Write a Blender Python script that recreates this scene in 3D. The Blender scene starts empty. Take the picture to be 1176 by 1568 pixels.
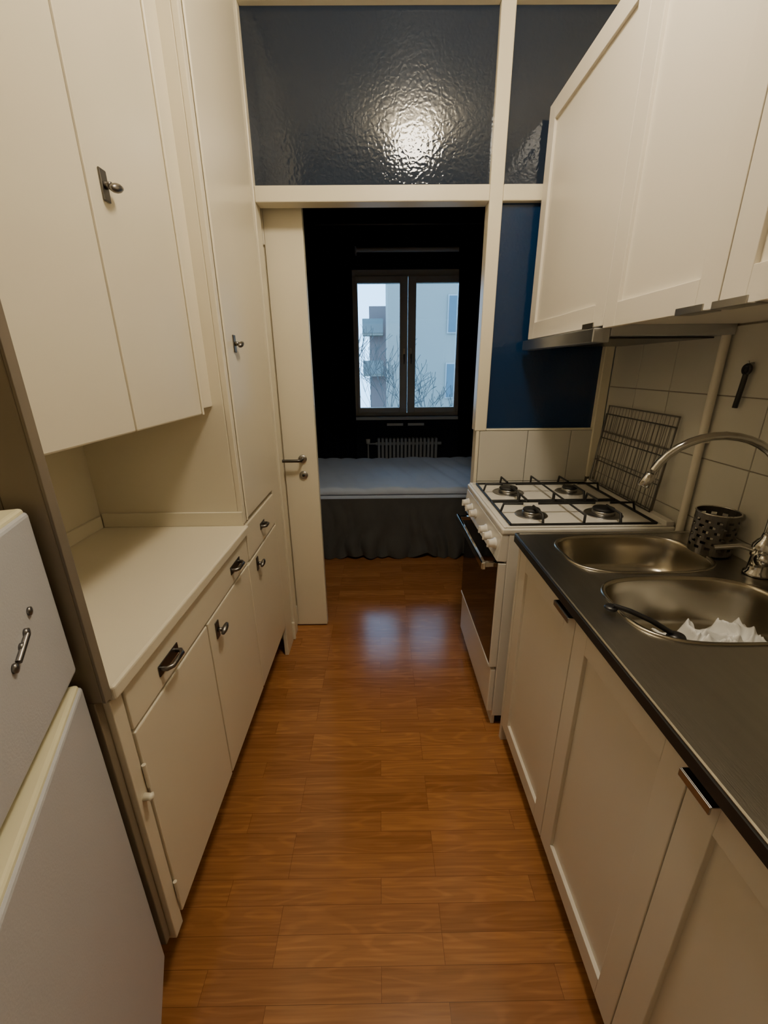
import bpy, bmesh, math, random
import numpy as np
from mathutils import Vector, Matrix, noise
random.seed(4)
S=bpy.context.scene
COL=S.collection
# ---------------------------------------------------------------- helpers
def empty(name, loc=(0,0,0), parent=None, rotz=0):
    o=bpy.data.objects.new(name,None); COL.objects.link(o); o.location=loc
    o.rotation_euler=(0,0,rotz); o.empty_display_size=.05
    if parent: o.parent=parent
    return o
def addmesh(name, me, mat, parent=None, loc=(0,0,0), smooth=False):
    o=bpy.data.objects.new(name,me); COL.objects.link(o); o.location=loc
    if mat: me.materials.append(mat)
    if parent: o.parent=parent
    if smooth:
        for p in me.polygons: p.use_smooth=True
    return o
def box(name, lo, hi, mat, parent=None, bevel=0.0015, seg=2):
    lo=Vector(lo); hi=Vector(hi); c=(lo+hi)/2; d=hi-lo
    bm=bmesh.new(); bmesh.ops.create_cube(bm,size=1)
    for v in bm.verts: v.co=Vector((v.co.x*d.x,v.co.y*d.y,v.co.z*d.z))
    b=min(bevel,min(abs(d.x),abs(d.y),abs(d.z))*.45)
    if b>0: bmesh.ops.bevel(bm,geom=bm.edges[:],offset=b,segments=seg,affect='EDGES',profile=.5)
    me=bpy.data.meshes.new(name); bm.to_mesh(me); bm.free()
    return addmesh(name,me,mat,parent,c)
def mboxes(name, lst, mat, parent=None, bevel=0):
    bm=bmesh.new()
    for lo,hi in lst:
        lo=Vector(lo); hi=Vector(hi); c=(lo+hi)/2; d=hi-lo
        r=bmesh.ops.create_cube(bm,size=1)
        for v in r['verts']: v.co=Vector((v.co.x*d.x,v.co.y*d.y,v.co.z*d.z))+c
        if bevel>0:
            es=list({e for v in r['verts'] for e in v.link_edges})
            bmesh.ops.bevel(bm,geom=es,offset=bevel,segments=1,affect='EDGES')
    me=bpy.data.meshes.new(name); bm.to_mesh(me); bm.free()
    return addmesh(name,me,mat,parent)
def tubes(name, polys, r, mat, parent=None, cyclic=False, res=3, smoothc=False):
    cu=bpy.data.curves.new(name,'CURVE'); cu.dimensions='3D'; cu.bevel_depth=r; cu.bevel_resolution=res; cu.use_fill_caps=True
    for pts in polys:
        if smoothc:
            sp=cu.splines.new('NURBS'); sp.order_u=4; sp.use_endpoint_u=True; sp.resolution_u=8
        else: sp=cu.splines.new('POLY')
        sp.points.add(len(pts)-1)
        for i,p in enumerate(pts): sp.points[i].co=(p[0],p[1],p[2],1)
        sp.use_cyclic_u=cyclic
    o=bpy.data.objects.new(name+'_c',cu); COL.objects.link(o)
    dg=bpy.context.evaluated_depsgraph_get(); dg.update()
    me=bpy.data.meshes.new_from_object(o.evaluated_get(dg))
    bpy.data.objects.remove(o,do_unlink=True)
    me.materials.clear()
    return addmesh(name,me,mat,parent,smooth=True)
def lathe(name, prof, mat, parent=None, loc=(0,0,0), axis='Z', n=28, smooth=True):
    bm=bmesh.new(); rings=[]
    for (r,h) in prof:
        ring=[]
        for i in range(n):
            a=2*math.pi*i/n; x,y=r*math.cos(a),r*math.sin(a)
            co={'Z':(x,y,h),'X':(h,x,y),'Y':(x,h,y)}[axis]
            ring.append(bm.verts.new(co))
        rings.append(ring)
    for a,b in zip(rings,rings[1:]):
        for i in range(n):
            j=(i+1)%n; bm.faces.new((a[i],a[j],b[j],b[i]))
    if prof[0][0]>1e-5: bm.faces.new(rings[0][::-1])
    if prof[-1][0]>1e-5: bm.faces.new(rings[-1])
    bmesh.ops.remove_doubles(bm,verts=bm.verts[:],dist=1e-6)
    bmesh.ops.recalc_face_normals(bm,faces=bm.faces[:])
    me=bpy.data.meshes.new(name); bm.to_mesh(me); bm.free()
    o=addmesh(name,me,mat,parent,loc)
    if smooth:
        for p in me.polygons: p.use_smooth=len(p.vertices)<=4
    return o
def poly_prism(name, pts, y0, y1, mat, parent=None):
    bm=bmesh.new()
    a=[bm.verts.new((p[0],y0,p[1])) for p in pts]; b=[bm.verts.new((p[0],y1,p[1])) for p in pts]
    n=len(pts)
    for i in range(n): bm.faces.new((a[i],a[(i+1)%n],b[(i+1)%n],b[i]))
    bm.faces.new(a[::-1]); bm.faces.new(b)
    bmesh.ops.recalc_face_normals(bm,faces=bm.faces[:])
    bmesh.ops.bevel(bm,geom=bm.edges[:],offset=.003,segments=2,affect='EDGES')
    me=bpy.data.meshes.new(name); bm.to_mesh(me); bm.free()
    return addmesh(name,me,mat,parent)
# ---------------------------------------------------------------- materials
def M(name, col, rough=.5, metal=0, bump=0, bscale=40, var=.06, vscale=3, spec=.5, stretch=None, coat=0, bdist=.002):
    m=bpy.data.materials.new(name); m.use_nodes=True; nt=m.node_tree; N=nt.nodes; L=nt.links
    b=N['Principled BSDF']; b.inputs['Roughness'].default_value=rough; b.inputs['Metallic'].default_value=metal
    b.inputs['Specular IOR Level'].default_value=spec; b.inputs['Coat Weight'].default_value=coat
    tc=N.new('ShaderNodeTexCoord'); mp=N.new('ShaderNodeMapping'); L.new(tc.outputs['Object'],mp.inputs[0])
    if stretch: mp.inputs['Scale'].default_value=stretch
    nz=N.new('ShaderNodeTexNoise'); nz.inputs['Scale'].default_value=vscale; nz.inputs['Detail'].default_value=4
    L.new(mp.outputs[0],nz.inputs['Vector'])
    mx=N.new('ShaderNodeMix'); mx.data_type='RGBA'
    mx.inputs[6].default_value=(*[c*(1-var) for c in col],1); mx.inputs[7].default_value=(*[min(1,c*(1+var)) for c in col],1)
    L.new(nz.outputs['Fac'],mx.inputs[0]); L.new(mx.outputs[2],b.inputs['Base Color'])
    if bump>0:
        n2=N.new('ShaderNodeTexNoise'); n2.inputs['Scale'].default_value=bscale; n2.inputs['Detail'].default_value=3
        L.new(mp.outputs[0],n2.inputs['Vector'])
        bp=N.new('ShaderNodeBump'); bp.inputs['Strength'].default_value=bump; bp.inputs['Distance'].default_value=bdist
        L.new(n2.outputs['Fac'],bp.inputs['Height']); L.new(bp.outputs[0],b.inputs['Normal'])
    return m
cream=M('cream_paint',(.78,.715,.56),.30,bump=.25,bscale=14,var=.03,bdist=.002)
creamtrim=M('cream_trim',(.80,.74,.58),.33,bump=.3,bscale=25,var=.04)
white=M('white_lacquer',(.77,.72,.62),.38,bump=.05,bscale=200,var=.02)
wallp=M('wall_paint',(.74,.69,.56),.6,bump=.3,bscale=60)
fridgew=M('fridge_white',(.54,.54,.56),.35,bump=.15,bscale=300,var=.03)
fridgec=M('aged_plastic',(.78,.72,.48),.4,var=.08)
enamel=M('white_enamel',(.80,.775,.71),.2,var=.03)
tilem=M('white_tile',(.62,.60,.53),.16,bump=.08,bscale=12,var=.03)
grout=M('tile_grout',(.30,.27,.23),.9)
chrome=M('chrome',(.62,.61,.58),.12,1,var=.04)
nickel=M('nickel_handle',(.42,.41,.39),.28,1,var=.06)
agednick=M('aged_nickel',(.20,.19,.18),.32,1,var=.2,vscale=30)
wire=M('rack_wire',(.35,.33,.30),.35,1,var=.1)
darkmetal=M('dark_metal',(.10,.095,.09),.3,.9)
steel=M('brushed_steel',(.46,.445,.41),.28,1,bump=.15,bscale=90,var=.12,vscale=10,stretch=(6,.6,1))
bowlsteel=M('bowl_steel',(.46,.42,.34),.25,1,bump=.05,bscale=60,var=.1,vscale=8)
hoodsteel=M('hood_steel',(.62,.64,.68),.30,1)
black=M('black_iron',(.012,.012,.012),.5,var=.2)
blackgl=M('oven_glass',(.008,.008,.009),.06,spec=.6)
blackpl=M('black_plastic',(.012,.012,.014),.35)
brown=M('worn_panel_edge',(.20,.165,.12),.6,bump=.3,bscale=30,var=.25,vscale=12,stretch=(1,1,.3))
brownside=M('worn_panel_side',(.24,.195,.135),.6,bump=.3,bscale=30,var=.2,vscale=8,stretch=(1,1,.3))
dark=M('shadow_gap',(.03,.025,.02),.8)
navy=M('navy_wall',(.007,.011,.026),.8,bump=.1)
navyc=M('navy_curtain',(.005,.007,.016),.9,var=.25,vscale=6,spec=.2)
matt=M('mattress_fabric',(.58,.68,.86),.85,bump=.5,bscale=30,var=.06,vscale=12)
skirt=M('bed_skirt',(.075,.075,.072),.9,var=.2,vscale=8)
winframe=M('window_paint',(.78,.76,.70),.4)
radm=M('radiator_paint',(.42,.45,.48),.4)
plasticw=M('white_film',(.82,.82,.80),.25)
facade=M('render_facade',(.27,.245,.21),.9,var=.05,vscale=.5)
facade2=M('pink_facade',(.24,.165,.155),.9,var=.08,vscale=.5)
balc=M('balcony_panel',(.19,.19,.18),.6)
glassout=M('outer_window',(.07,.10,.12),.2)
outw=M('outer_frame',(.33,.33,.32),.5)
bark=M('bark',(.07,.065,.06),.9)
grass=M('ground_grass',(.05,.06,.04),.95)
def hammered(name,col):
    m=M(name,col,.06,spec=.5,var=.03); nt=m.node_tree; N=nt.nodes; L=nt.links; b=N['Principled BSDF']
    tc=N.new('ShaderNodeTexCoord')
    w=N.new('ShaderNodeTexNoise'); w.inputs['Scale'].default_value=30; L.new(tc.outputs['Object'],w.inputs['Vector'])
    ad=N.new('ShaderNodeMix'); ad.data_type='VECTOR'; ad.inputs[0].default_value=.03
    L.new(tc.outputs['Object'],ad.inputs[4]); L.new(w.outputs['Color'],ad.inputs[5])
    v=N.new('ShaderNodeTexVoronoi'); v.feature='SMOOTH_F1'; v.inputs['Scale'].default_value=80; v.inputs['Smoothness'].default_value=.7
    L.new(ad.outputs[1],v.inputs['Vector'])
    bp=N.new('ShaderNodeBump'); bp.inputs['Strength'].default_value=.5; bp.inputs['Distance'].default_value=.00115
    L.new(v.outputs['Distance'],bp.inputs['Height']); L.new(bp.outputs[0],b.inputs['Normal'])
    return m
pane_up=hammered('hammered_glass_slate',(.018,.028,.050))
pane_lo=hammered('hammered_glass_daylight',(.005,.026,.085))  # opaque pane; blue daylight coming through it is put into the base colour
def floor_mat():
    m=bpy.data.materials.new('oak_laminate'); m.use_nodes=True; nt=m.node_tree; N=nt.nodes; L=nt.links
    b=N['Principled BSDF']; b.inputs['Roughness'].default_value=.17; b.inputs['Specular IOR Level'].default_value=.5
    tc=N.new('ShaderNodeTexCoord')
    br=N.new('ShaderNodeTexBrick'); br.inputs['Scale'].default_value=1; br.inputs['Brick Width'].default_value=.44; br.inputs['Row Height'].default_value=.065
    br.inputs['Mortar Size'].default_value=.0006; br.inputs['Mortar Smooth'].default_value=.1; br.offset=.37; br.offset_frequency=3
    br.inputs['Color1'].default_value=(.285,.115,.036,1); br.inputs['Color2'].default_value=(.365,.155,.050,1); br.inputs['Mortar'].default_value=(.17,.065,.022,1)
    L.new(tc.outputs['Object'],br.inputs['Vector'])
    sc=N.new('ShaderNodeVectorMath'); sc.operation='SCALE'; sc.inputs['Scale'].default_value=60; L.new(br.outputs['Color'],sc.inputs[0])
    def shifted(scale):
        mp=N.new('ShaderNodeMapping'); mp.inputs['Scale'].default_value=scale; L.new(tc.outputs['Object'],mp.inputs[0])
        sh=N.new('ShaderNodeVectorMath'); sh.operation='ADD'; L.new(mp.outputs[0],sh.inputs[0]); L.new(sc.outputs[0],sh.inputs[1]); return sh.outputs[0]
    n1=N.new('ShaderNodeTexNoise'); n1.inputs['Scale'].default_value=1; n1.inputs['Detail'].default_value=1.5; L.new(shifted((2.2,16,1)),n1.inputs['Vector'])
    m1=N.new('ShaderNodeMath'); m1.operation='MULTIPLY'; m1.inputs[1].default_value=52; L.new(n1.outputs['Fac'],m1.inputs[0])
    s1=N.new('ShaderNodeMath'); s1.operation='SINE'; L.new(m1.outputs[0],s1.inputs[0])
    c1=N.new('ShaderNodeMapRange'); c1.inputs[1].default_value=.3; c1.inputs[2].default_value=1; c1.inputs[3].default_value=1.0; c1.inputs[4].default_value=1.16; L.new(s1.outputs[0],c1.inputs[0])
    n2=N.new('ShaderNodeTexNoise'); n2.inputs['Scale'].default_value=1; n2.inputs['Detail'].default_value=4; L.new(shifted((5,150,1)),n2.inputs['Vector'])
    c2=N.new('ShaderNodeMapRange'); c2.inputs[1].default_value=.3; c2.inputs[2].default_value=.7; c2.inputs[3].default_value=.84; c2.inputs[4].default_value=1.14; L.new(n2.outputs['Fac'],c2.inputs[0])
    mu=N.new('ShaderNodeMath'); mu.operation='MULTIPLY'; L.new(c1.outputs[0],mu.inputs[0]); L.new(c2.outputs[0],mu.inputs[1])
    vm=N.new('ShaderNodeVectorMath'); vm.operation='SCALE'; L.new(br.outputs['Color'],vm.inputs[0]); L.new(mu.outputs[0],vm.inputs['Scale'])
    L.new(vm.outputs[0],b.inputs['Base Color'])
    bp=N.new('ShaderNodeBump'); bp.inputs['Strength'].default_value=.05; bp.inputs['Distance'].default_value=.001; L.new(n2.outputs['Fac'],bp.inputs['Height']); L.new(bp.outputs[0],b.inputs['Normal'])
    return m
floorm=floor_mat()
def emis(name,col,s):
    m=bpy.data.materials.new(name); m.use_nodes=True; N=m.node_tree.nodes; b=N['Principled BSDF']
    b.inputs['Base Color'].default_value=(.8,.8,.8,1); b.inputs['Emission Color'].default_value=(*col,1); b.inputs['Emission Strength'].default_value=s
    return m
lampm=emis('opal_lamp_glass',(1,.87,.68),88)
def wglass():
    m=bpy.data.materials.new('window_glass'); m.use_nodes=True; nt=m.node_tree; N=nt.nodes; L=nt.links
    N.remove(N['Principled BSDF']); out=N['Material Output']
    t=N.new('ShaderNodeBsdfTransparent'); t.inputs[0].default_value=(.93,.96,.96,1); g=N.new('ShaderNodeBsdfGlossy'); g.inputs['Roughness'].default_value=.02
    f=N.new('ShaderNodeFresnel'); f.inputs[0].default_value=1.6; mx=N.new('ShaderNodeMixShader')
    L.new(f.outputs[0],mx.inputs[0]); L.new(t.outputs[0],mx.inputs[1]); L.new(g.outputs[0],mx.inputs[2]); L.new(mx.outputs[0],out.inputs[0])
    return m
wgl=wglass()
# ---------------------------------------------------------------- shell
PY=1.995
CZ=2.80
RX=1.068       # right wall face
XJ,XM0,XM1=-.493,.451,.506
ZH0,ZH1,ZT,ZG=2.071,2.128,2.668,1.149
box('floor',(-1.9,-1.7,-.1),(2.2,4.75,0),floorm,bevel=0)
box('ceiling',(-1.9,-1.7,CZ),(2.2,4.75,CZ+.1),wallp,bevel=0)
box('wall_right',(RX,-1.6,0),(RX+.12,PY+.07,CZ),wallp,bevel=0)
box('wall_left',(-1.14,-1.6,0),(-1.04,PY+.07,CZ),wallp,bevel=0)
box('wall_back',(-1.14,-1.7,0),(RX+.12,-1.6,CZ),wallp,bevel=0)
box('wall_partition',(-1.04,PY,0),(XJ-.068,PY+.06,CZ),cream,bevel=0)
box('wall_partition_low',(XM1-.03,PY+.008,0),(RX,PY+.07,ZG-.001),grout,bevel=0)
box('trim_1',(XJ-.068,PY-.012,0),(XJ,PY+.065,CZ),creamtrim,bevel=.004)
box('trim_2',(XM0,PY-.004,ZG),(XM1,PY+.065,CZ),creamtrim,bevel=.004)
box('trim_9',(XM0+.008,PY-.002,0),(XM0+.024,PY+.068,ZG),creamtrim,bevel=.003)
box('trim_3',(XJ,PY-.006,ZH0),(XM0,PY+.065,ZH1),creamtrim,bevel=.004)
box('trim_4',(XM1,PY-.006,ZH0),(RX,PY+.065,ZH1),creamtrim,bevel=.004)
box('trim_5',(XJ,PY-.008,ZT+.006),(XM0,PY+.065,CZ),creamtrim,bevel=.004)
box('trim_6',(XM1,PY-.008,ZT+.006),(RX,PY+.065,CZ),creamtrim,bevel=.004)
box('trim_7',(XM1,PY-.003,ZG),(1.015,PY+.065,ZG+.008),creamtrim,bevel=.003)
box('trim_10',(1.015,PY-.010,ZG-.23),(RX-.010,PY+.065,ZH0),creamtrim,bevel=.004)
box('window_2',(XJ,PY+.02,ZH1),(XM0,PY+.03,ZT+.006),pane_up,bevel=0)
box('window_3',(XM1,PY+.02,ZH1),(RX,PY+.03,ZT+.006),pane_up,bevel=0)
box('window_4',(XM1,PY+.02,ZG+.008),(1.015,PY+.03,ZH0),pane_lo,bevel=0)
box('trim_8',(XJ-.075,PY-.03,0),(XJ+.006,PY-.013,.11),creamtrim,bevel=.006)
def tiles_right():
    l=[]; y=1.985
    while y>-.6:
        for k in range(4):
            z0=.948+.2*(k-1)+.0015; z1=z0+.197
            l.append(((RX-.009,y-.2065,z0),(RX-.001,y-.0015,z1)))
        y-=.208
    return l
def tiles_part():
    l=[]
    for x0 in (XM1,.708,.916):
        x1=min(x0+.2065,1.015)
        if x0==XM1: x0=XM0+.0245; x1=.7065
        for k in range(4):
            z1=ZG-.0015-.25*k; l.append(((x0+.0015,PY-.001,z1-.247),(x1,PY+.0095,z1)))
    return l
tr=empty('wall_tiles_right'); mboxes('tiles',tiles_right(),tilem,tr,bevel=.0012)
box('grout_bed',(RX-.005,-.6,.7),(RX-.0002,1.985,1.56),grout,tr,bevel=0)
tp=empty('wall_tiles_partition'); mboxes('tiles',tiles_part(),tilem,tp,bevel=.0012)
# ---------------------------------------------------------------- bedroom
BY=4.42
WX0,WX1,WZ0,WZ1=-.258,.822,.955,2.318
box('wall_bed_left',(-1.9,PY+.07,0),(-1.8,4.75,CZ),navy,bevel=0)
box('wall_bed_right',(2.1,PY+.07,0),(2.2,4.75,CZ),navy,bevel=0)
box('wall_bed_front_left',(-1.8,PY+.062,0),(-1.14,PY+.1,CZ),navy,bevel=0)
box('wall_bed_front_right',(RX+.12,PY+.03,0),(2.1,PY+.1,CZ),navy,bevel=0)
box('wall_window_left',(-1.8,BY,0),(WX0,BY+.3,CZ),navy,bevel=0)
box('wall_window_right',(WX1,BY,0),(2.1,BY+.3,CZ),navy,bevel=0)
box('wall_window_low',(WX0,BY,0),(WX1,BY+.3,WZ0),navy,bevel=0)
box('wall_window_top',(WX0,BY,WZ1),(WX1,BY+.3,CZ),navy,bevel=0)
box('ceiling_bedroom',(-1.8,PY+.1,CZ-.03),(2.1,BY,CZ-.001),navy,bevel=0)
w=empty('window_1'); fy=BY+.06
xm=(WX0+WX1)/2
box('frame_left',(WX0,fy,WZ0),(WX0+.03,fy+.08,WZ1),winframe,w)
box('frame_right',(WX1-.03,fy,WZ0),(WX1,fy+.08,WZ1),winframe,w)
box('frame_top',(WX0+.03,fy,WZ1-.055),(WX1-.03,fy+.08,WZ1),winframe,w)
box('frame_bottom',(WX0+.03,fy,WZ0),(WX1-.03,fy+.08,WZ0+.03),winframe,w)
for i,(a,b) in enumerate(((WX0+.03,xm-.002),(xm+.002,WX1-.03))):
    n='sash_%d_'%(i+1); z0,z1=WZ0+.031,WZ1-.056
    wl,wr=(.022,.078) if i==0 else (.078,.022)
    box(n+'l',(a,fy-.02,z0),(a+wl,fy+.04,z1),winframe,w,.004)
    box(n+'r',(b-wr,fy-.02,z0),(b,fy+.04,z1),winframe,w,.004)
    box(n+'b',(a+wl,fy-.02,z0),(b-wr,fy+.04,z0+.055),winframe,w,.004)
    box(n+'t',(a+wl,fy-.02,z1-.06),(b-wr,fy+.04,z1),winframe,w,.004)
    box(n+'glass',(a+wl,fy+.012,z0+.055),(b-wr,fy+.016,z1-.06),wgl,w,0)
    hx=xm-.035 if i==0 else xm+.035
    box(n+'handle_plate',(hx-.008,fy-.028,1.52),(hx+.008,fy-.02,1.62),nickel,w)
    tubes(n+'handle',[[(hx,fy-.03,1.56),(hx,fy-.05,1.56),(hx,fy-.05,1.47)]],.006,nickel,w)
box('sill',(WX0-.02,BY-.05,WZ0-.03),(WX1+.02,fy-.001,WZ0),winframe,w,.004)
rb=empty('roller_blind'); tubes('tube',[[(-.2,4.36,2.455),(.80,4.36,2.455)]],.020,winframe,rb)
box('bracket_left',(-.215,4.34,2.42),(-.2,BY,2.48),radm,rb); box('bracket_right',(.80,4.34,2.42),(.815,BY,2.48),radm,rb)
def curtain(name,x0,x1,y,z0,z1,amp=.035,per=.11,seed=0,taper=0):
    bm=bmesh.new(); nx=int((x1-x0)/.008); nz=24; vs=[]
    for j in range(nz+1):
        row=[]; tz=j/nz; z=z0+(z1-z0)*tz
        for i in range(nx+1):
            u=i/nx; x=x0+(x1-x0)*u
            sq=taper*(1-tz)*(1-u)
            yy=y+amp*math.sin(2*math.pi*(x-x0)/per+.6*noise.noise((x*3,z*.8,seed)))*(.6+.4*noise.noise((x*5,z,seed+3)))
            row.append(bm.verts.new((x+sq,yy,z)))
        vs.append(row)
    for j in range(nz):
        for i in range(nx): bm.faces.new((vs[j][i],vs[j][i+1],vs[j+1][i+1],vs[j+1][i]))
    me=bpy.data.meshes.new(name); bm.to_mesh(me); bm.free()
    o=addmesh(name,me,navyc,None,smooth=True); md=o.modifiers.new('s','SOLIDIFY'); md.thickness=.003
    return o
curtain('curtain',-1.2,-.245,4.27,.05,2.60,seed=1)
curtain('curtain',.72,1.6,4.27,.05,2.60,seed=5,taper=.11)
cr=empty('curtain_rod'); tubes('rod',[[(-1.3,4.27,2.63),(1.7,4.27,2.63)]],.012,darkmetal,cr)
for x in (-1.28,1.68): box('bracket',(x-.01,4.26,2.62),(x+.01,BY,2.64),darkmetal,cr)
r=empty('radiator')
lst=[]; x=-.03
while x<.61:
    lst.append(((x,4.325,.14),(x+.026,4.405,.74))); x+=.040
mboxes('columns',lst,radm,r,bevel=.005)
tubes('headers',[[(-.05,4.365,.68),(.64,4.365,.68)],[(-.05,4.365,.19),(.64,4.365,.19)]],.018,radm,r)
tubes('valve_pipe',[[(-.05,4.365,.68),(-.13,4.365,.68),(-.13,4.365,.0)]],.011,radm,r)
lathe('valve',[(.0,0),(.02,0),(.022,.05),(0,.052)],plasticw,r,(-.13,4.365,.68),'Z')
tubes('feet',[[(.01,4.365,.14),(.01,4.365,0)],[(.56,4.365,.14),(.56,4.365,0)]],.01,radm,r)
lt=empty('sill_vent'); box('slot_left',(.07,BY-.012,.86),(.24,BY,.885),winframe,lt); box('slot_right',(.29,BY-.012,.86),(.46,BY,.885),winframe,lt)
# bed
bd=empty('bed')
BX0,BX1,BY0,BY1=-.85,1.25,3.05,4.25
box('base',(BX0+.02,BY0+.03,.12),(BX1-.02,BY1-.02,.36),skirt,bd,.01)
for px in (BX0+.1,BX1-.1):
    for py in (BY0+.1,BY1-.1): lathe('leg',[(.02,0),(.028,.12)],darkmetal,bd,(px,py,0))
box('mattress',(BX0,BY0,.36),(BX1,BY1-.03,.525),matt,bd,.03,4)
def topper():
    bm=bmesh.new(); nx=150; ny=60; vs=[]
    for j in range(ny+1):
        row=[]
        for i in range(nx+1):
            x=BX0-.005+(BX1-BX0+.01)*i/nx; y=BY0-.008+(BY1-BY0-.02)*j/ny
            q=abs(math.sin((x+.25*y)*math.pi/.16))**.5*.012
            z=.558+q+.010*noise.noise((x*4,y*4,0))
            e=min(i,nx-i,j,ny-j)
            if e==0: z=.522
            elif e==1: z-=.004
            row.append(bm.verts.new((x,y,z)))
        vs.append(row)
    for j in range(ny):
        for i in range(nx): bm.faces.new((vs[j][i],vs[j][i+1],vs[j+1][i+1],vs[j+1][i]))
    me=bpy.data.meshes.new('topper'); bm.to_mesh(me); bm.free()
    o=addmesh('topper',me,matt,bd,smooth=True); md=o.modifiers.new('s','SOLIDIFY'); md.thickness=.006
topper()
def skirtm():
    bm=bmesh.new(); n=420; nz=14; vs=[]
    for j in range(nz+1):
        t=j/nz; z=.49-(.475)*t; row=[]
        for i in range(n+1):
            x=BX0-.01+(BX1-BX0+.02)*i/n
            w_=.03*t*math.sin(x*30+3.5*noise.noise((x*2.5,t*1.6,2)))+.045*t*noise.noise((x*6,t*2,7))
            zz=z+(.015*math.sin(x*21)+.03*noise.noise((x*5,0,9)))*t
            row.append(bm.verts.new((x,BY0-.014-.02*t-abs(w_),max(zz,.004))))
        vs.append(row)
    for j in range(nz):
        for i in range(n): bm.faces.new((vs[j][i],vs[j][i+1],vs[j+1][i+1],vs[j+1][i]))
    me=bpy.data.meshes.new('skirt'); bm.to_mesh(me); bm.free()
    addmesh('skirt',me,skirt,bd,smooth=True)
skirtm()
# sliding door
d=empty('door_1'); dy0,dy1=PY+.105,PY+.143
DX0,DX1,DZ=-1.10,-.326,2.095
box('stile_lock',(DX1-.17,dy0,.008),(DX1,dy1,DZ),creamtrim,d,.003)
box('stile_far',(DX0,dy0,.008),(DX0+.12,dy1,DZ),creamtrim,d,.003)
box('rail_top',(DX0+.12,dy0,1.95),(DX1-.17,dy1,DZ),creamtrim,d,.003)
box('rail_bottom',(DX0+.12,dy0,.008),(DX1-.17,dy1,.13),creamtrim,d,.003)
box('panel',(DX0+.12,dy0+.012,.13),(DX1-.17,dy1-.012,1.95),creamtrim,d,.001)
for z in (1.0,.915): lathe('rosette',[(0,0),(.02,0),(.022,.004),(.022,.008)],nickel,d,(-.400,dy0-.008,z),'Y')
tubes('lever',[[(-.400,dy0-.008,1.0),(-.400,dy0-.045,1.0),(-.415,dy0-.05,1.0),(-.515,dy0-.05,1.0)]],.008,darkmetal,d)
lathe('keyhole',[(0,0),(.007,0),(.007,.003)],black,d,(-.400,dy0-.011,.915),'Y')
# ---------------------------------------------------------------- left hutch
XL=-.500
h=empty('hutch_cabinet')
HY0,HY1=.586,1.420
ZB=.185; YF=1.83
box('end_panel',(-1.038,HY0,0),(XL-.06,HY0+.018,CZ-.002),brownside,h,.002)
box('end_panel_lower',(XL-.059,HY0,.17),(XL-.012,HY0+.018,.88),brownside,h,.002)
box('end_panel_front',(XL-.059,HY0,.881),(XL+.004,HY0+.018,CZ-.002),brownside,h,.002)
box('end_panel_edge',(XL+.004,HY0,.881),(XL+.009,HY0+.018,CZ-.002),brown,h,.001)
box('end_panel_lining',(-1.038,HY0+.0185,.9),(-.575,HY0+.030,1.31),cream,h,0)
box('base_carcass',(-1.038,HY0+.031,ZB-.01),(XL-.022,PY-.034,.864),cream,h,.001)
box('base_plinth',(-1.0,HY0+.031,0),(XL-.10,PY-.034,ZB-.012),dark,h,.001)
box('face_stile_near',(XL-.02,HY0+.019,ZB-.03),(XL,HY0+.052,.866),cream,h,.002)
box('drawer_long',(XL-.018,.643,.760),(XL+.002,HY1-.01,.860),cream,h,.003)
box('base_door_a',(XL-.018,.643,ZB),(XL+.002,1.008,.752),cream,h,.003)
box('base_door_b',(XL-.018,1.014,ZB),(XL+.002,HY1-.025,.752),cream,h,.003)
box('pantry_base_door',(XL-.018,HY1-.018,ZB),(XL+.002,YF,.745),cream,h,.003)
box('pantry_drawer',(XL-.018,HY1+.005,.755),(XL+.002,YF,.895),cream,h,.003)
box('pantry_stile',(XL-.02,YF+.005,.0),(XL,PY-.032,CZ-.002),cream,h,.002)
box('counter',(-1.038,HY0+.019,.868),(XL+.014,HY1,.900),cream,h,.006,3)
box('niche_back',(-1.038,HY0+.031,.9),(-1.015,HY1,1.31),cream,h,.001)
box('niche_trim_back',(-1.015,HY0+.031,.9),(-1.005,HY1-.012,.945),creamtrim,h,.002)
box('niche_trim_far',(-1.005,HY1-.010,.9),(XL-.002,HY1,.952),creamtrim,h,.002)
XU=-.552
box('upper_carcass',(-1.038,HY0+.031,1.322),(XU-.022,HY1,CZ-.002),cream,h,.001)
box('upper_door_near',(XU-.02,.660,1.306),(XU,.952,CZ-.01),cream,h,.004)
box('upper_door_far',(XU-.02,.957,1.306),(XU,1.320,CZ-.01),cream,h,.004)
box('upper_stile_near',(XU-.021,HY0+.019,1.306),(XU-.002,.657,CZ-.002),cream,h,.002)
box('upper_stile_far',(XU-.022,1.324,1.322),(XU-.004,HY1,CZ-.002),cream,h,.002)
tubes('upper_bead',[[(XU+.002,1.322,1.306),(XU+.002,1.322,CZ-.01)]],.004,creamtrim,h)
box('pantry_side',(-1.038,HY1,.868),(XL-.02,HY1+.022,CZ-.002),cream,h,.002)
box('pantry_side_edge',(XL-.02,HY1,.905),(XL,HY1+.026,CZ-.002),cream,h,.003)
box('pantry_carcass',(-1.038,HY1+.024,.868),(XL-.022,PY-.034,CZ-.002),cream,h,.001)
box('pantry_door',(XL-.018,HY1+.034,.915),(XL+.004,YF,CZ-.01),cream,h,.004)
tubes('pantry_bead',[[(XL+.002,HY1+.030,.91),(XL+.002,HY1+.030,CZ-.01)]],.0035,creamtrim,h)
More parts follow.
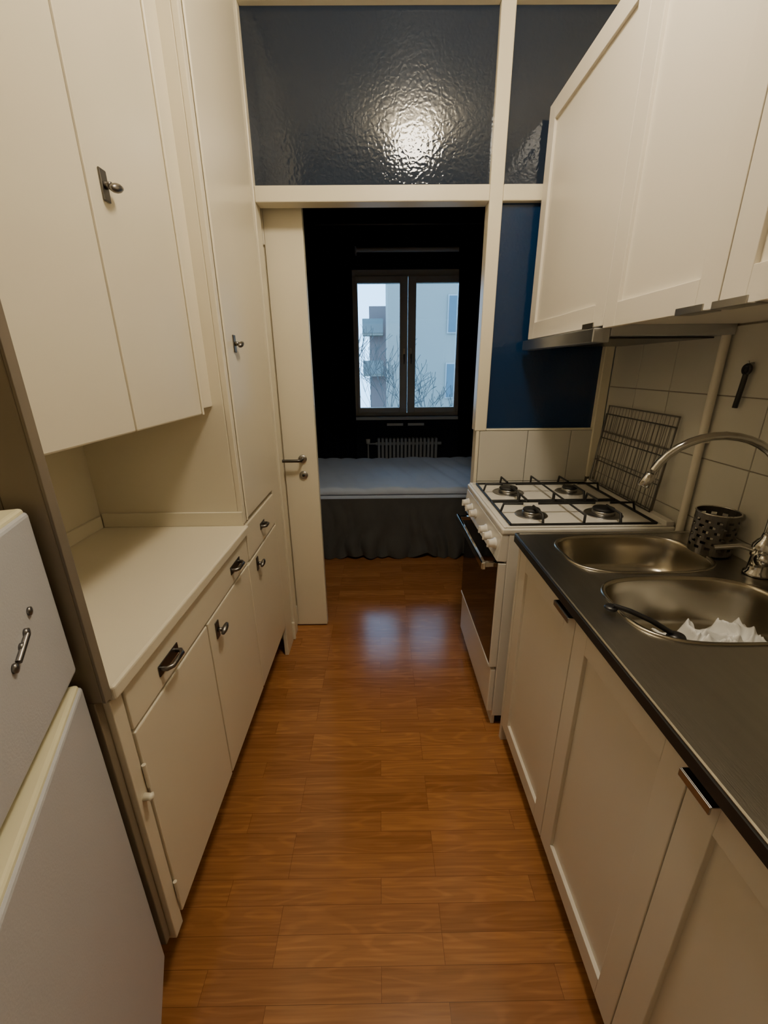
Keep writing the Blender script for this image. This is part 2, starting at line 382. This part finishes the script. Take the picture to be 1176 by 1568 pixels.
def latch(y,z,x,flip=1):
    box('latch_plate',(x,y-.012,z-.028),(x+.004,y+.012,z+.028),agednick,h,.002)
    lathe('latch_post',[(.007,0),(.006,.014)],agednick,h,(x+.003,y,z),'X',16)
    o=lathe('latch_knob',[(0,-.022),(.005,-.020),(.008,-.010),(.009,0),(.008,.010),(.005,.020),(0,.022)],agednick,h,(x+.021,y+.008*flip,z-.002),'Y',16)
    o.rotation_euler=(.3,0,0)
def pull(y,z,x,l=.09):
    box('pull_plate',(x,y-l/2,z-.014),(x+.003,y+l/2,z+.014),darkmetal,h,.003)
    tubes('pull_bar',[[(x,y-l*.36,z),(x+.014,y-l*.36,z),(x+.022,y-l*.25,z),(x+.022,y+l*.25,z),(x+.014,y+l*.36,z),(x,y+l*.36,z)]],.006,agednick,h)
latch(1.01,1.79,XU)
latch(1.53,1.52,XL+.004,1)
latch(1.065,.70,XL+.002); latch(1.50,.705,XL+.002)
pull(.80,.805,XL+.002); pull(1.27,.81,XL+.002); pull(1.62,.825,XL+.002,.06)
for z in (.27,.64):
    tubes('hinge',[[(XL+.004,.640,z-.03),(XL+.004,.640,z+.03)]],.0045,cream,h)
lathe('stop_knob',[(.008,0),(.007,.012),(.009,.016),(0,.022)],creamtrim,h,(XL,HY0+.038,.60),'X',16)
# ---------------------------------------------------------------- fridge
fr=empty('refrigerator')
box('cabinet_body',(-1.03,.02,.06),(-.575,.575,1.235),fridgew,fr,.012,3)
mboxes('feet',[((-1.0,.05,0),(-.95,.1,.06)),((-.65,.05,0),(-.6,.1,.06)),((-1.0,.5,0),(-.95,.55,.06)),((-.65,.5,0),(-.6,.55,.06))],black,fr)
box('body_top',(-1.035,.015,1.236),(-.57,.577,1.256),fridgec,fr,.008,3)
def fdoor(n,z0,z1,ang,hx=-.514,hy=.576,ln=.545,th=.05):
    e=empty(n,(hx,hy,0),fr,rotz=math.radians(ang))
    box(n+'_front',(-th*.5,-ln,z0),(0,0,z1-.006),fridgew,e,.007,3)
    box(n+'_liner',(-th,-ln+.012,z0+.01),(-th*.5,-.012,z1-.012),fridgec,e,.006,3)
    box(n+'_cap',(-th*.82,-ln+.002,z1-.018),(-.004,-.002,z1),fridgec,e,.006,3)
    tubes(n+'_gasket',[[(-th-.004,-.02,z0+.02),(-th-.004,-ln+.02,z0+.02),(-th-.004,-ln+.02,z1-.02),(-th-.004,-.02,z1-.02)]],.006,plasticw,e,cyclic=True)
    return e
e1=fdoor('freezer_door',.962,1.253,20)
e2=fdoor('fridge_door',.155,.938,23)
tubes('badge_bar',[[(.003,-.112,1.108),(.003,-.150,1.092)]],.004,agednick,e1)
lathe('badge_dot',[(.006,0),(.006,.003),(0,.005)],agednick,e1,(0,-.085,1.128),'X',16)
for yy,zz in ((-.110,1.109),(-.130,1.100),(-.158,1.089)): lathe('badge_stud',[(.0065,0),(.0065,.004),(0,.006)],agednick,e1,(.0,yy,zz),'X',16)
# ---------------------------------------------------------------- right base
def shaker(parent,n,x,y0,y1,z0,z1,fw=.058,th=.02):
    g=.0015; y0+=g;y1-=g
    box(n+'_stile_a',(x,y0,z0),(x+th,y0+fw,z1),white,parent,.0015)
    box(n+'_stile_b',(x,y1-fw,z0),(x+th,y1,z1),white,parent,.0015)
    box(n+'_rail_t',(x,y0+fw,z1-fw),(x+th,y1-fw,z1),white,parent,.0012)
    box(n+'_rail_b',(x,y0+fw,z0),(x+th,y1-fw,z0+fw),white,parent,.0012)
    box(n+'_panel',(x+.010,y0+fw-.002,z0+fw-.002),(x+.016,y1-fw+.002,z1-fw+.002),white,parent,0)
XD=.474
CY1=1.312
k=empty('base_cabinet')
ys=[1.285,.866,.468,.05,-.36]
for i in range(4): shaker(k,'door_%d'%(i+1),XD,ys[i+1],ys[i],.080,.852)
box('end_side',(XD,1.287,.0),(RX-.012,1.306,.865),white,k,.001)
for y in (.866,.468,.05,-.36): box('side',(XD+.022,y-.008,.10),(RX-.012,y+.008,.72),white,k,0)
box('bottom',(XD+.022,-.36,.10),(RX-.012,1.286,.118),white,k,0)
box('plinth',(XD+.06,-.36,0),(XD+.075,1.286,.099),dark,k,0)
box('front_rail',(XD+.021,-.36,.82),(XD+.036,1.286,.866),dark,k,0)
def edgepull(parent,x,y0,y1,z,down=True):
    box('pull_top',(x-.018,y0,z),(x+.02,y1,z+.0025),nickel,parent,.0008)
    box('pull_lip',(x-.020,y0,z+(-.012 if down else 0)),(x-.017,y1,z+(.002 if down else .014)),nickel,parent,.0008)
edgepull(k,XD,.868,.955,.8525); edgepull(k,XD,.405,.468,.8525)
s=empty('kitchen_sink')
CX0,CX1,CY0=.459,RX-.010,-.36
def sup(cx,cy,a,b,n=4,N=56):
    pts=[]
    for i in range(N):
        t=2*math.pi*i/N; c,sn=math.cos(t),math.sin(t)
        pts.append((cx+a*math.copysign(abs(c)**(2/n),c),cy+b*math.copysign(abs(sn)**(2/n),sn)))
    return pts
bowls=[(.760,1.148,.205,.132,3.2),(.760,.845,.205,.140,3.2)]
cu=bpy.data.curves.new('c','CURVE'); cu.dimensions='2D'; cu.fill_mode='BOTH'; cu.extrude=.004
def spl(pts):
    sp=cu.splines.new('POLY'); sp.points.add(len(pts)-1)
    for i,p in enumerate(pts): sp.points[i].co=(p[0],p[1],0,1)
    sp.use_cyclic_u=True
spl([(CX0,CY0),(CX1,CY0),(CX1,CY1),(CX0,CY1)])
for b_ in bowls: spl(sup(*b_))
oc=bpy.data.objects.new('c',cu); COL.objects.link(oc); dg=bpy.context.evaluated_depsgraph_get(); dg.update()
me=bpy.data.meshes.new_from_object(oc.evaluated_get(dg)); bpy.data.objects.remove(oc,do_unlink=True); me.materials.clear()
addmesh('steel_top',me,steel,s,(0,0,.894))
mboxes('front_edge',[((CX0-.004,CY0,.868),(CX0+.004,CY1,.896))],black,s,bevel=.003)
mboxes('steel_rim',[((CX0-.003,CY0,.8955),(CX0+.012,CY1,.9015)),((CX0,CY1-.010,.868),(CX1,CY1+.001,.9015))],steel,s,bevel=.0025)
def bowl(n,cx,cy,a,b,p,depth):
    bm=bmesh.new(); rings=[]
    prof=[(1.045,.8985),(1.04,.902),(1.0,.902),(.985,.893),(.965,.86),(.93,.90-depth*.8),(.85,.90-depth*.96),(.6,.90-depth),(.13,.90-depth-.004),(.12,.90-depth-.012),(.0001,.90-depth-.012)]
    for sc,z in prof:
        rings.append([bm.verts.new((x,y,z)) for x,y in sup(cx,cy,a*sc,b*sc,p if sc>.2 else 2)])
    for r0,r1 in zip(rings,rings[1:]):
        for i in range(len(r0)):
            j=(i+1)%len(r0); bm.faces.new((r0[i],r0[j],r1[j],r1[i]))
    bmesh.ops.recalc_face_normals(bm,faces=bm.faces[:])
    me=bpy.data.meshes.new(n); bm.to_mesh(me); bm.free(); addmesh(n,me,bowlsteel,s,smooth=True)
    tubes(n+'_drain',[[(cx+.035*math.cos(t/12*math.pi),cy+.035*math.sin(t/12*math.pi),.90-depth+.001) for t in range(24)]],.003,chrome,s,cyclic=True)
bowl('bowl_far',*bowls[0],.12); bowl('bowl_near',*bowls[1],.15)
# faucet
f=empty('faucet'); fx,fy_=1.018,1.0
lathe('base',[(.03,0),(.03,.006),(.024,.012),(.022,.05),(.026,.055),(.026,.085),(.018,.10),(.013,.105),(.012,.12)],chrome,f,(fx,fy_,.899))
arc=[(fx,fy_,1.0),(fx,fy_,1.06),(fx,fy_,1.11)]
tx,ty=.715,1.07
for i in range(0,17):
    t=math.pi*i/18
    u=(1-math.cos(t))/2; arc.append((fx+(tx-fx)*u,fy_+(ty-fy_)*u,1.125+.145*math.sin(t)))
tubes('gooseneck',[arc],.0105,chrome,f,res=5)
o=lathe('aerator',[(.010,.01),(.014,.004),(.015,-.028),(.010,-.032)],chrome,f,(tx+.003,ty,1.158)); o.rotation_euler=(0,.45,0)
tubes('lever_arm',[[(fx-.005,fy_+.0,.965),(fx-.05,fy_+.02,.975),(fx-.10,fy_+.04,.962)]],.007,chrome,f)
lathe('lever_knob',[(0,0),(.016,.002),(.018,.018),(.012,.026),(0,.028)],chrome,f,(fx-.036,fy_-.03,.955),'X')
tubes('side_hose',[[(fx,fy_-.02,.95),(fx-.01,fy_-.055,.95),(fx-.01,fy_-.07,.93),(fx-.01,fy_-.07,.90)]],.010,chrome,f)
# utensil holder
u=empty('utensil_holder'); ux,uy=1.000,1.150
def perf():
    bm=bmesh.new(); n=48; hh=.125; r0=.055; rows=30
    vs=[[bm.verts.new((r0*math.cos(2*math.pi*i/n),r0*math.sin(2*math.pi*i/n),hh*j/rows)) for i in range(n)] for j in range(rows+1)]
    for j in range(rows):
        for i in range(n):
            hole = (3<j<27) and ((j-3)%4 in (1,2)) and ((i+2*(((j-3)//4)%2))%4 in (1,2))
            if not hole: bm.faces.new((vs[j][i],vs[j][(i+1)%n],vs[j+1][(i+1)%n],vs[j+1][i]))
    bm.faces.new(vs[0][::-1])
    me=bpy.data.meshes.new('cup'); bm.to_mesh(me); bm.free()
    o=addmesh('cup',me,agednick,u,(ux,uy,.9022)); md=o.modifiers.new('s','SOLIDIFY'); md.thickness=.0012
perf()
tubes('rim',[[(ux+.055*math.cos(t*math.pi/16),uy+.055*math.sin(t*math.pi/16),1.028) for t in range(32)]],.0022,chrome,u,cyclic=True)
b_=empty('dish_brush')
tubes('handle',[[(.530,.822,.918),(.560,.806,.914),(.600,.788,.900),(.640,.772,.878)]],.006,blackpl,b_,smoothc=True)
lathe('hang_end',[(0,-.004),(.013,-.004),(.015,0),(.013,.004),(0,.004)],blackpl,b_,(.527,.824,.912))
lathe('brush_head',[(0,0),(.018,.0),(.020,.012),(.016,.02),(0,.022)],blackpl,b_,(.650,.768,.856))
def film(name,x0,x1,y0,y1,zb,mat,seed):
    bm=bmesh.new(); nx,ny=70,50; vs=[]
    for j in range(ny+1):
        row=[]
        for i in range(nx+1):
            u_=i/nx; v_=j/ny
            p=Vector((u_*3.2,v_*2.4,seed))
            rd=1-abs(noise.noise(p)*2); rd2=1-abs(noise.noise(p*2.3+Vector((5,1,0)))*2)
            edge=min(1,4*min(u_,1-u_,v_,1-v_)+.25)
            z=zb+(.055*max(rd,0)**1.5+.018*rd2)*edge
            x=x0+(x1-x0)*u_+.02*noise.noise(p*1.5+Vector((9,0,0))); y=y0+(y1-y0)*v_+.025*noise.noise(p*1.5+Vector((0,9,0)))
            row.append(bm.verts.new((x,y,z)))
        vs.append(row)
    for j in range(ny):
        for i in range(nx): bm.faces.new((vs[j][i],vs[j][i+1],vs[j+1][i+1],vs[j+1][i]))
    me=bpy.data.meshes.new(name); bm.to_mesh(me); bm.free()
    o=addmesh(name,me,mat,None,smooth=True); md=o.modifiers.new('s','SOLIDIFY'); md.thickness=.0015
film('plastic_bag',.695,.915,.745,.900,.782,plasticw,3.1)
# ---------------------------------------------------------------- stove
g=empty('gas_stove'); SY0,SY1=1.360,1.968
box('body',(.455,SY0,.05),(1.04,SY1,.872),enamel,g,.004)
mboxes('feet',[((.48,SY0+.02,0),(.52,SY0+.06,.05)),((.48,SY1-.06,0),(.52,SY1-.02,.05)),((.98,SY0+.02,0),(1.02,SY0+.06,.05)),((.98,SY1-.06,0),(1.02,SY1-.02,.05))],black,g)
box('cooktop',(.427,SY0-.002,.872),(1.045,SY1+.002,.896),enamel,g,.007,3)
mboxes('cooktop_rim',[((.435,SY0+.004,.896),(.447,SY1-.004,.902)),((1.01,SY0+.004,.896),(1.04,SY1-.004,.915)),((.447,SY0+.004,.896),(1.01,SY0+.014,.902)),((.447,SY1-.014,.896),(1.01,SY1-.004,.902))],enamel,g,bevel=.002)
poly_prism('control_panel',[(.455,.765),(.417,.768),(.427,.871),(.455,.871)],SY0,SY1,enamel,g)
for i,y in enumerate((1.41,1.48,1.55,1.74,1.82,1.90)):
    lathe('knob',[(.022,0),(.021,-.006),(.017,-.008),(.015,-.024),(.013,-.027),(0,-.027)],enamel,g,(.423,y,.82),'X',24)
    box('knob_grip',(.390,y-.004,.805),(.400,y+.004,.835),enamel,g,.002)
box('oven_door_glass',(.426,SY0+.012,.305),(.454,SY1-.004,.755),blackgl,g,.004)
box('oven_door_side_near',(.4255,SY0,.300),(.454,SY0+.0115,.758),enamel,g,.002)
box('oven_door_bottom',(.424,SY0+.012,.293),(.454,SY1-.004,.306),enamel,g,.002)
box('drawer_front',(.432,SY0+.002,.075),(.454,SY1-.002,.285),enamel,g,.004)
box('plinth',(.455,SY0+.01,.0),(.47,SY1-.01,.07),enamel,g,.002)
box('oven_handle_bar',(.372,SY0+.03,.720),(.388,SY1-.03,.750),chrome,g,.004,3)
for y in (SY0+.05,SY1-.05): box('handle_post',(.386,y-.01,.726),(.428,y+.01,.744),chrome,g,.002)
bx=(.58,.86); by=(1.507,1.812)
for x in bx:
    for y in by:
        r_=.042 if (x>.7)==(y<1.6) else .034
        lathe('burner_pan',[(r_+.028,0),(r_+.026,.002),(r_+.006,.003)],nickel,g,(x,y,.8965))
        lathe('burner_crown',[(r_,0),(r_,.012),(r_-.004,.014)],nickel,g,(x,y,.899))
        lathe('burner_cap',[(r_-.003,0),(r_-.001,.004),(r_-.004,.009),(0,.010)],black,g,(x,y,.913))
gp=[]; zt=.936; zb=.902
for (ya,yb) in ((SY0+.025,1.660),(1.668,SY1-.025)):
    xa,xb=.465,.99; ym=(ya+yb)/2
    gp+= [[(xa,ya,zb),(xa,yb,zb)],[(xb,ya,zb),(xb,yb,zb)],[(xa,ya,zb),(xb,ya,zb)],[(xa,yb,zb),(xb,yb,zb)]]
    xm_=(xa+xb)/2
    gp+= [[(xm_,ya,zb),(xm_,ya,zt),(xm_,yb,zt),(xm_,yb,zb)]]
    for x in bx:
        gp+=[[(x,ya,zb),(x,ya+.01,zt),(x,ym-.03,zt)],[(x,yb,zb),(x,yb-.01,zt),(x,ym+.03,zt)]]
    gp+=[[(xa,ym,zb),(xa+.01,ym,zt),(bx[0]-.03,ym,zt)],[(bx[0]+.03,ym,zt),(bx[1]-.03,ym,zt)],[(xb,ym,zb),(xb-.01,ym,zt),(bx[1]+.03,ym,zt)]]
tubes('pan_grates',gp,.0048,black,g)
def rack(name,y0,y1,z0,x0,h,lean,mat,n=20):
    o=empty(name); pl=[]
    def P(y,t): return (x0+lean*t,y,z0+h*t)
    tubes('frame',[[P(y0,0),P(y1,0),P(y1,1),P(y0,1)]],.0038,mat,o,cyclic=True)
    for i in range(1,n):
        y=y0+(y1-y0)*i/n; pl.append([P(y,0),P(y,1)])
    tubes('wires',pl,.0014,mat,o,res=1)
    tubes('cross',[[P(y0,.33),P(y1,.33)],[P(y0,.66),P(y1,.66)]],.0025,mat,o)
rack('oven_rack',1.47,1.94,.921,1.020,.345,.030,wire,20)
rack('oven_rack',1.455,1.925,.921,1.003,.31,.033,agednick,16)
p=empty('gas_pipe'); tubes('pipe',[[(1.042,1.338,.0),(1.042,1.338,1.528)]],.0125,white,p,res=4)
box('clamp',(1.032,1.32,1.20),(RX-.0092,1.356,1.215),white,p,.002)
t=empty('bottle_opener'); hx_=RX-.024; oy=1.235
tubes('hook',[[(RX-.008,oy,1.442),(hx_,oy,1.44),(hx_-.002,oy,1.448)]],.003,nickel,t)
lathe('head_ring',[(.006,-.004),(.015,-.004),(.017,0),(.015,.004),(.006,.004),(.006,-.004)],blackpl,t,(hx_,oy,1.425),'X',20)
tubes('handle',[[(hx_,oy,1.412),(hx_,oy+.003,1.37),(hx_,oy+.008,1.318)]],.007,blackpl,t)
# ---------------------------------------------------------------- right uppers
XW=.655; UZ0,UZ1=1.542,2.361
uc=empty('wall_cabinet')
yu=[1.972,1.321,.883,.44,.0,-.40]
for i in range(5): shaker(uc,'door_%d'%(i+1),XW,yu[i+1],yu[i],UZ0 if i else UZ0+.008,UZ1,fw=.062)
box('carcass_a',(XW+.021,1.322,UZ0+.045),(RX-.002,1.972,UZ1),white,uc,.001)
box('carcass_b',(XW+.021,-.40,UZ0+.010),(RX-.002,1.320,UZ1),white,uc,.001)
edgepull(uc,XW,1.34,1.41,UZ0+.004,False); edgepull(uc,XW,.895,.975,UZ0-.004,False); edgepull(uc,XW,.79,.872,UZ0-.004,False)
hd=empty('range_hood')
box('body',(XW+.03,1.325,UZ0-.020),(RX-.01,1.970,UZ0+.040),hoodsteel,hd,.002)
box('visor',(XW-.022,1.325,UZ0-.038),(XW+.029,1.970,UZ0+.002),hoodsteel,hd,.003)
box('filter',(XW+.06,1.38,UZ0-.026),(RX-.03,1.91,UZ0-.021),darkmetal,hd,.001)
# ---------------------------------------------------------------- lamp
l=empty('ceiling_lamp')
lathe('base',[(.06,0),(.07,-.01),(.07,-.03)],enamel,l,(.22,.95,CZ-.001))
lathe('globe',[(.06,.0),(.105,-.015),(.13,-.05),(.128,-.08),(.10,-.115),(.05,-.135),(0,-.14)],lampm,l,(.22,.95,CZ-.031),n=18)
# ---------------------------------------------------------------- outside
ex=empty('apartment_building')
box('facade',(.35,18,-8),(14,24,11),facade,ex,0)
for x in (2.75,5.6,8.6):
    for z in (.25,2.75,5.3,-2.2):
        box('win_frame',(x-.05,17.93,z-.05),(x+.76,18.0,z+1.35),outw,ex,0)
        box('win_glass_l',(x,17.9,z),(x+.33,17.93,z+1.3),glassout,ex,0)
        box('win_glass_r',(x+.38,17.9,z),(x+.71,17.93,z+1.3),glassout,ex,0)
ex2=empty('apartment_building')
box('facade',(-.55,25,-8),(.48,32,4.6),facade2,ex2,0)
for z in (-1.6,1.1,3.2):
    box('balcony_slab',(-.9,24.2,z-.12),(.2,25,z),facade,ex2,0)
    box('balcony_rail',(-.9,24.15,z),(.2,24.2,z+.7),balc,ex2,0)
box('ground_outside',(-40,5.5,-8.2),(40,60,-8),grass,None,0)
def tree(name,base,seed,H=9):
    random.seed(seed); pl={.06:[], .028:[], .014:[], .008:[]}
    def grow(p,dv,ln,lev):
        q=p+dv*ln
        key=[.06,.028,.014,.008][min(lev,3)]
        mid=(p+q)/2+Vector((random.uniform(-1,1),random.uniform(-1,1),0))*ln*.06
        pl[key].append([p,mid,q])
        if lev>=6: return
        for _ in range(3 if lev<5 else 2):
            nd=(dv+Vector((random.uniform(-1,1),random.uniform(-1,1),random.uniform(-.3,.8)))*.75).normalized()
            grow(q if random.random()<.6 else mid,nd,ln*random.uniform(.55,.75),lev+1)
    grow(Vector(base),Vector((0,0,1)),H*.45,0)
    e=empty(name)
    for r_,v in pl.items():
        if v: tubes('branches_%d'%int(r_*1000),v,r_,bark,e,res=0)
tree('bare_tree',(-.5,13,-8),2,12)
tree('bare_tree',(1.1,15,-8),8,8.8)
# ---------------------------------------------------------------- world
wd=bpy.data.worlds.new('World'); S.world=wd; wd.use_nodes=True
bg=wd.node_tree.nodes['Background']; bg.inputs[0].default_value=(.30,.60,1.0,1); bg.inputs[1].default_value=6.5
# ---------------------------------------------------------------- camera
F_,P_,Yw,Rl,H_=634.5,math.radians(19.223),math.radians(.396),math.radians(-.526),1.439
F=np.array([math.sin(Yw)*math.cos(P_),math.cos(Yw)*math.cos(P_),-math.sin(P_)])
R0=np.array([math.cos(Yw),-math.sin(Yw),0]); U0=np.cross(R0,F)
R=R0*math.cos(Rl)+U0*math.sin(Rl); U=U0*math.cos(Rl)-R0*math.sin(Rl)
cam=bpy.data.cameras.new('Camera'); co=bpy.data.objects.new('Camera',cam); COL.objects.link(co)
cam.sensor_fit='HORIZONTAL'; cam.sensor_width=36; cam.lens=F_/1176*36; cam.clip_start=.01
co.matrix_world=Matrix(((R[0],U[0],-F[0],0),(R[1],U[1],-F[1],0),(R[2],U[2],-F[2],H_),(0,0,0,1)))
S.camera=co
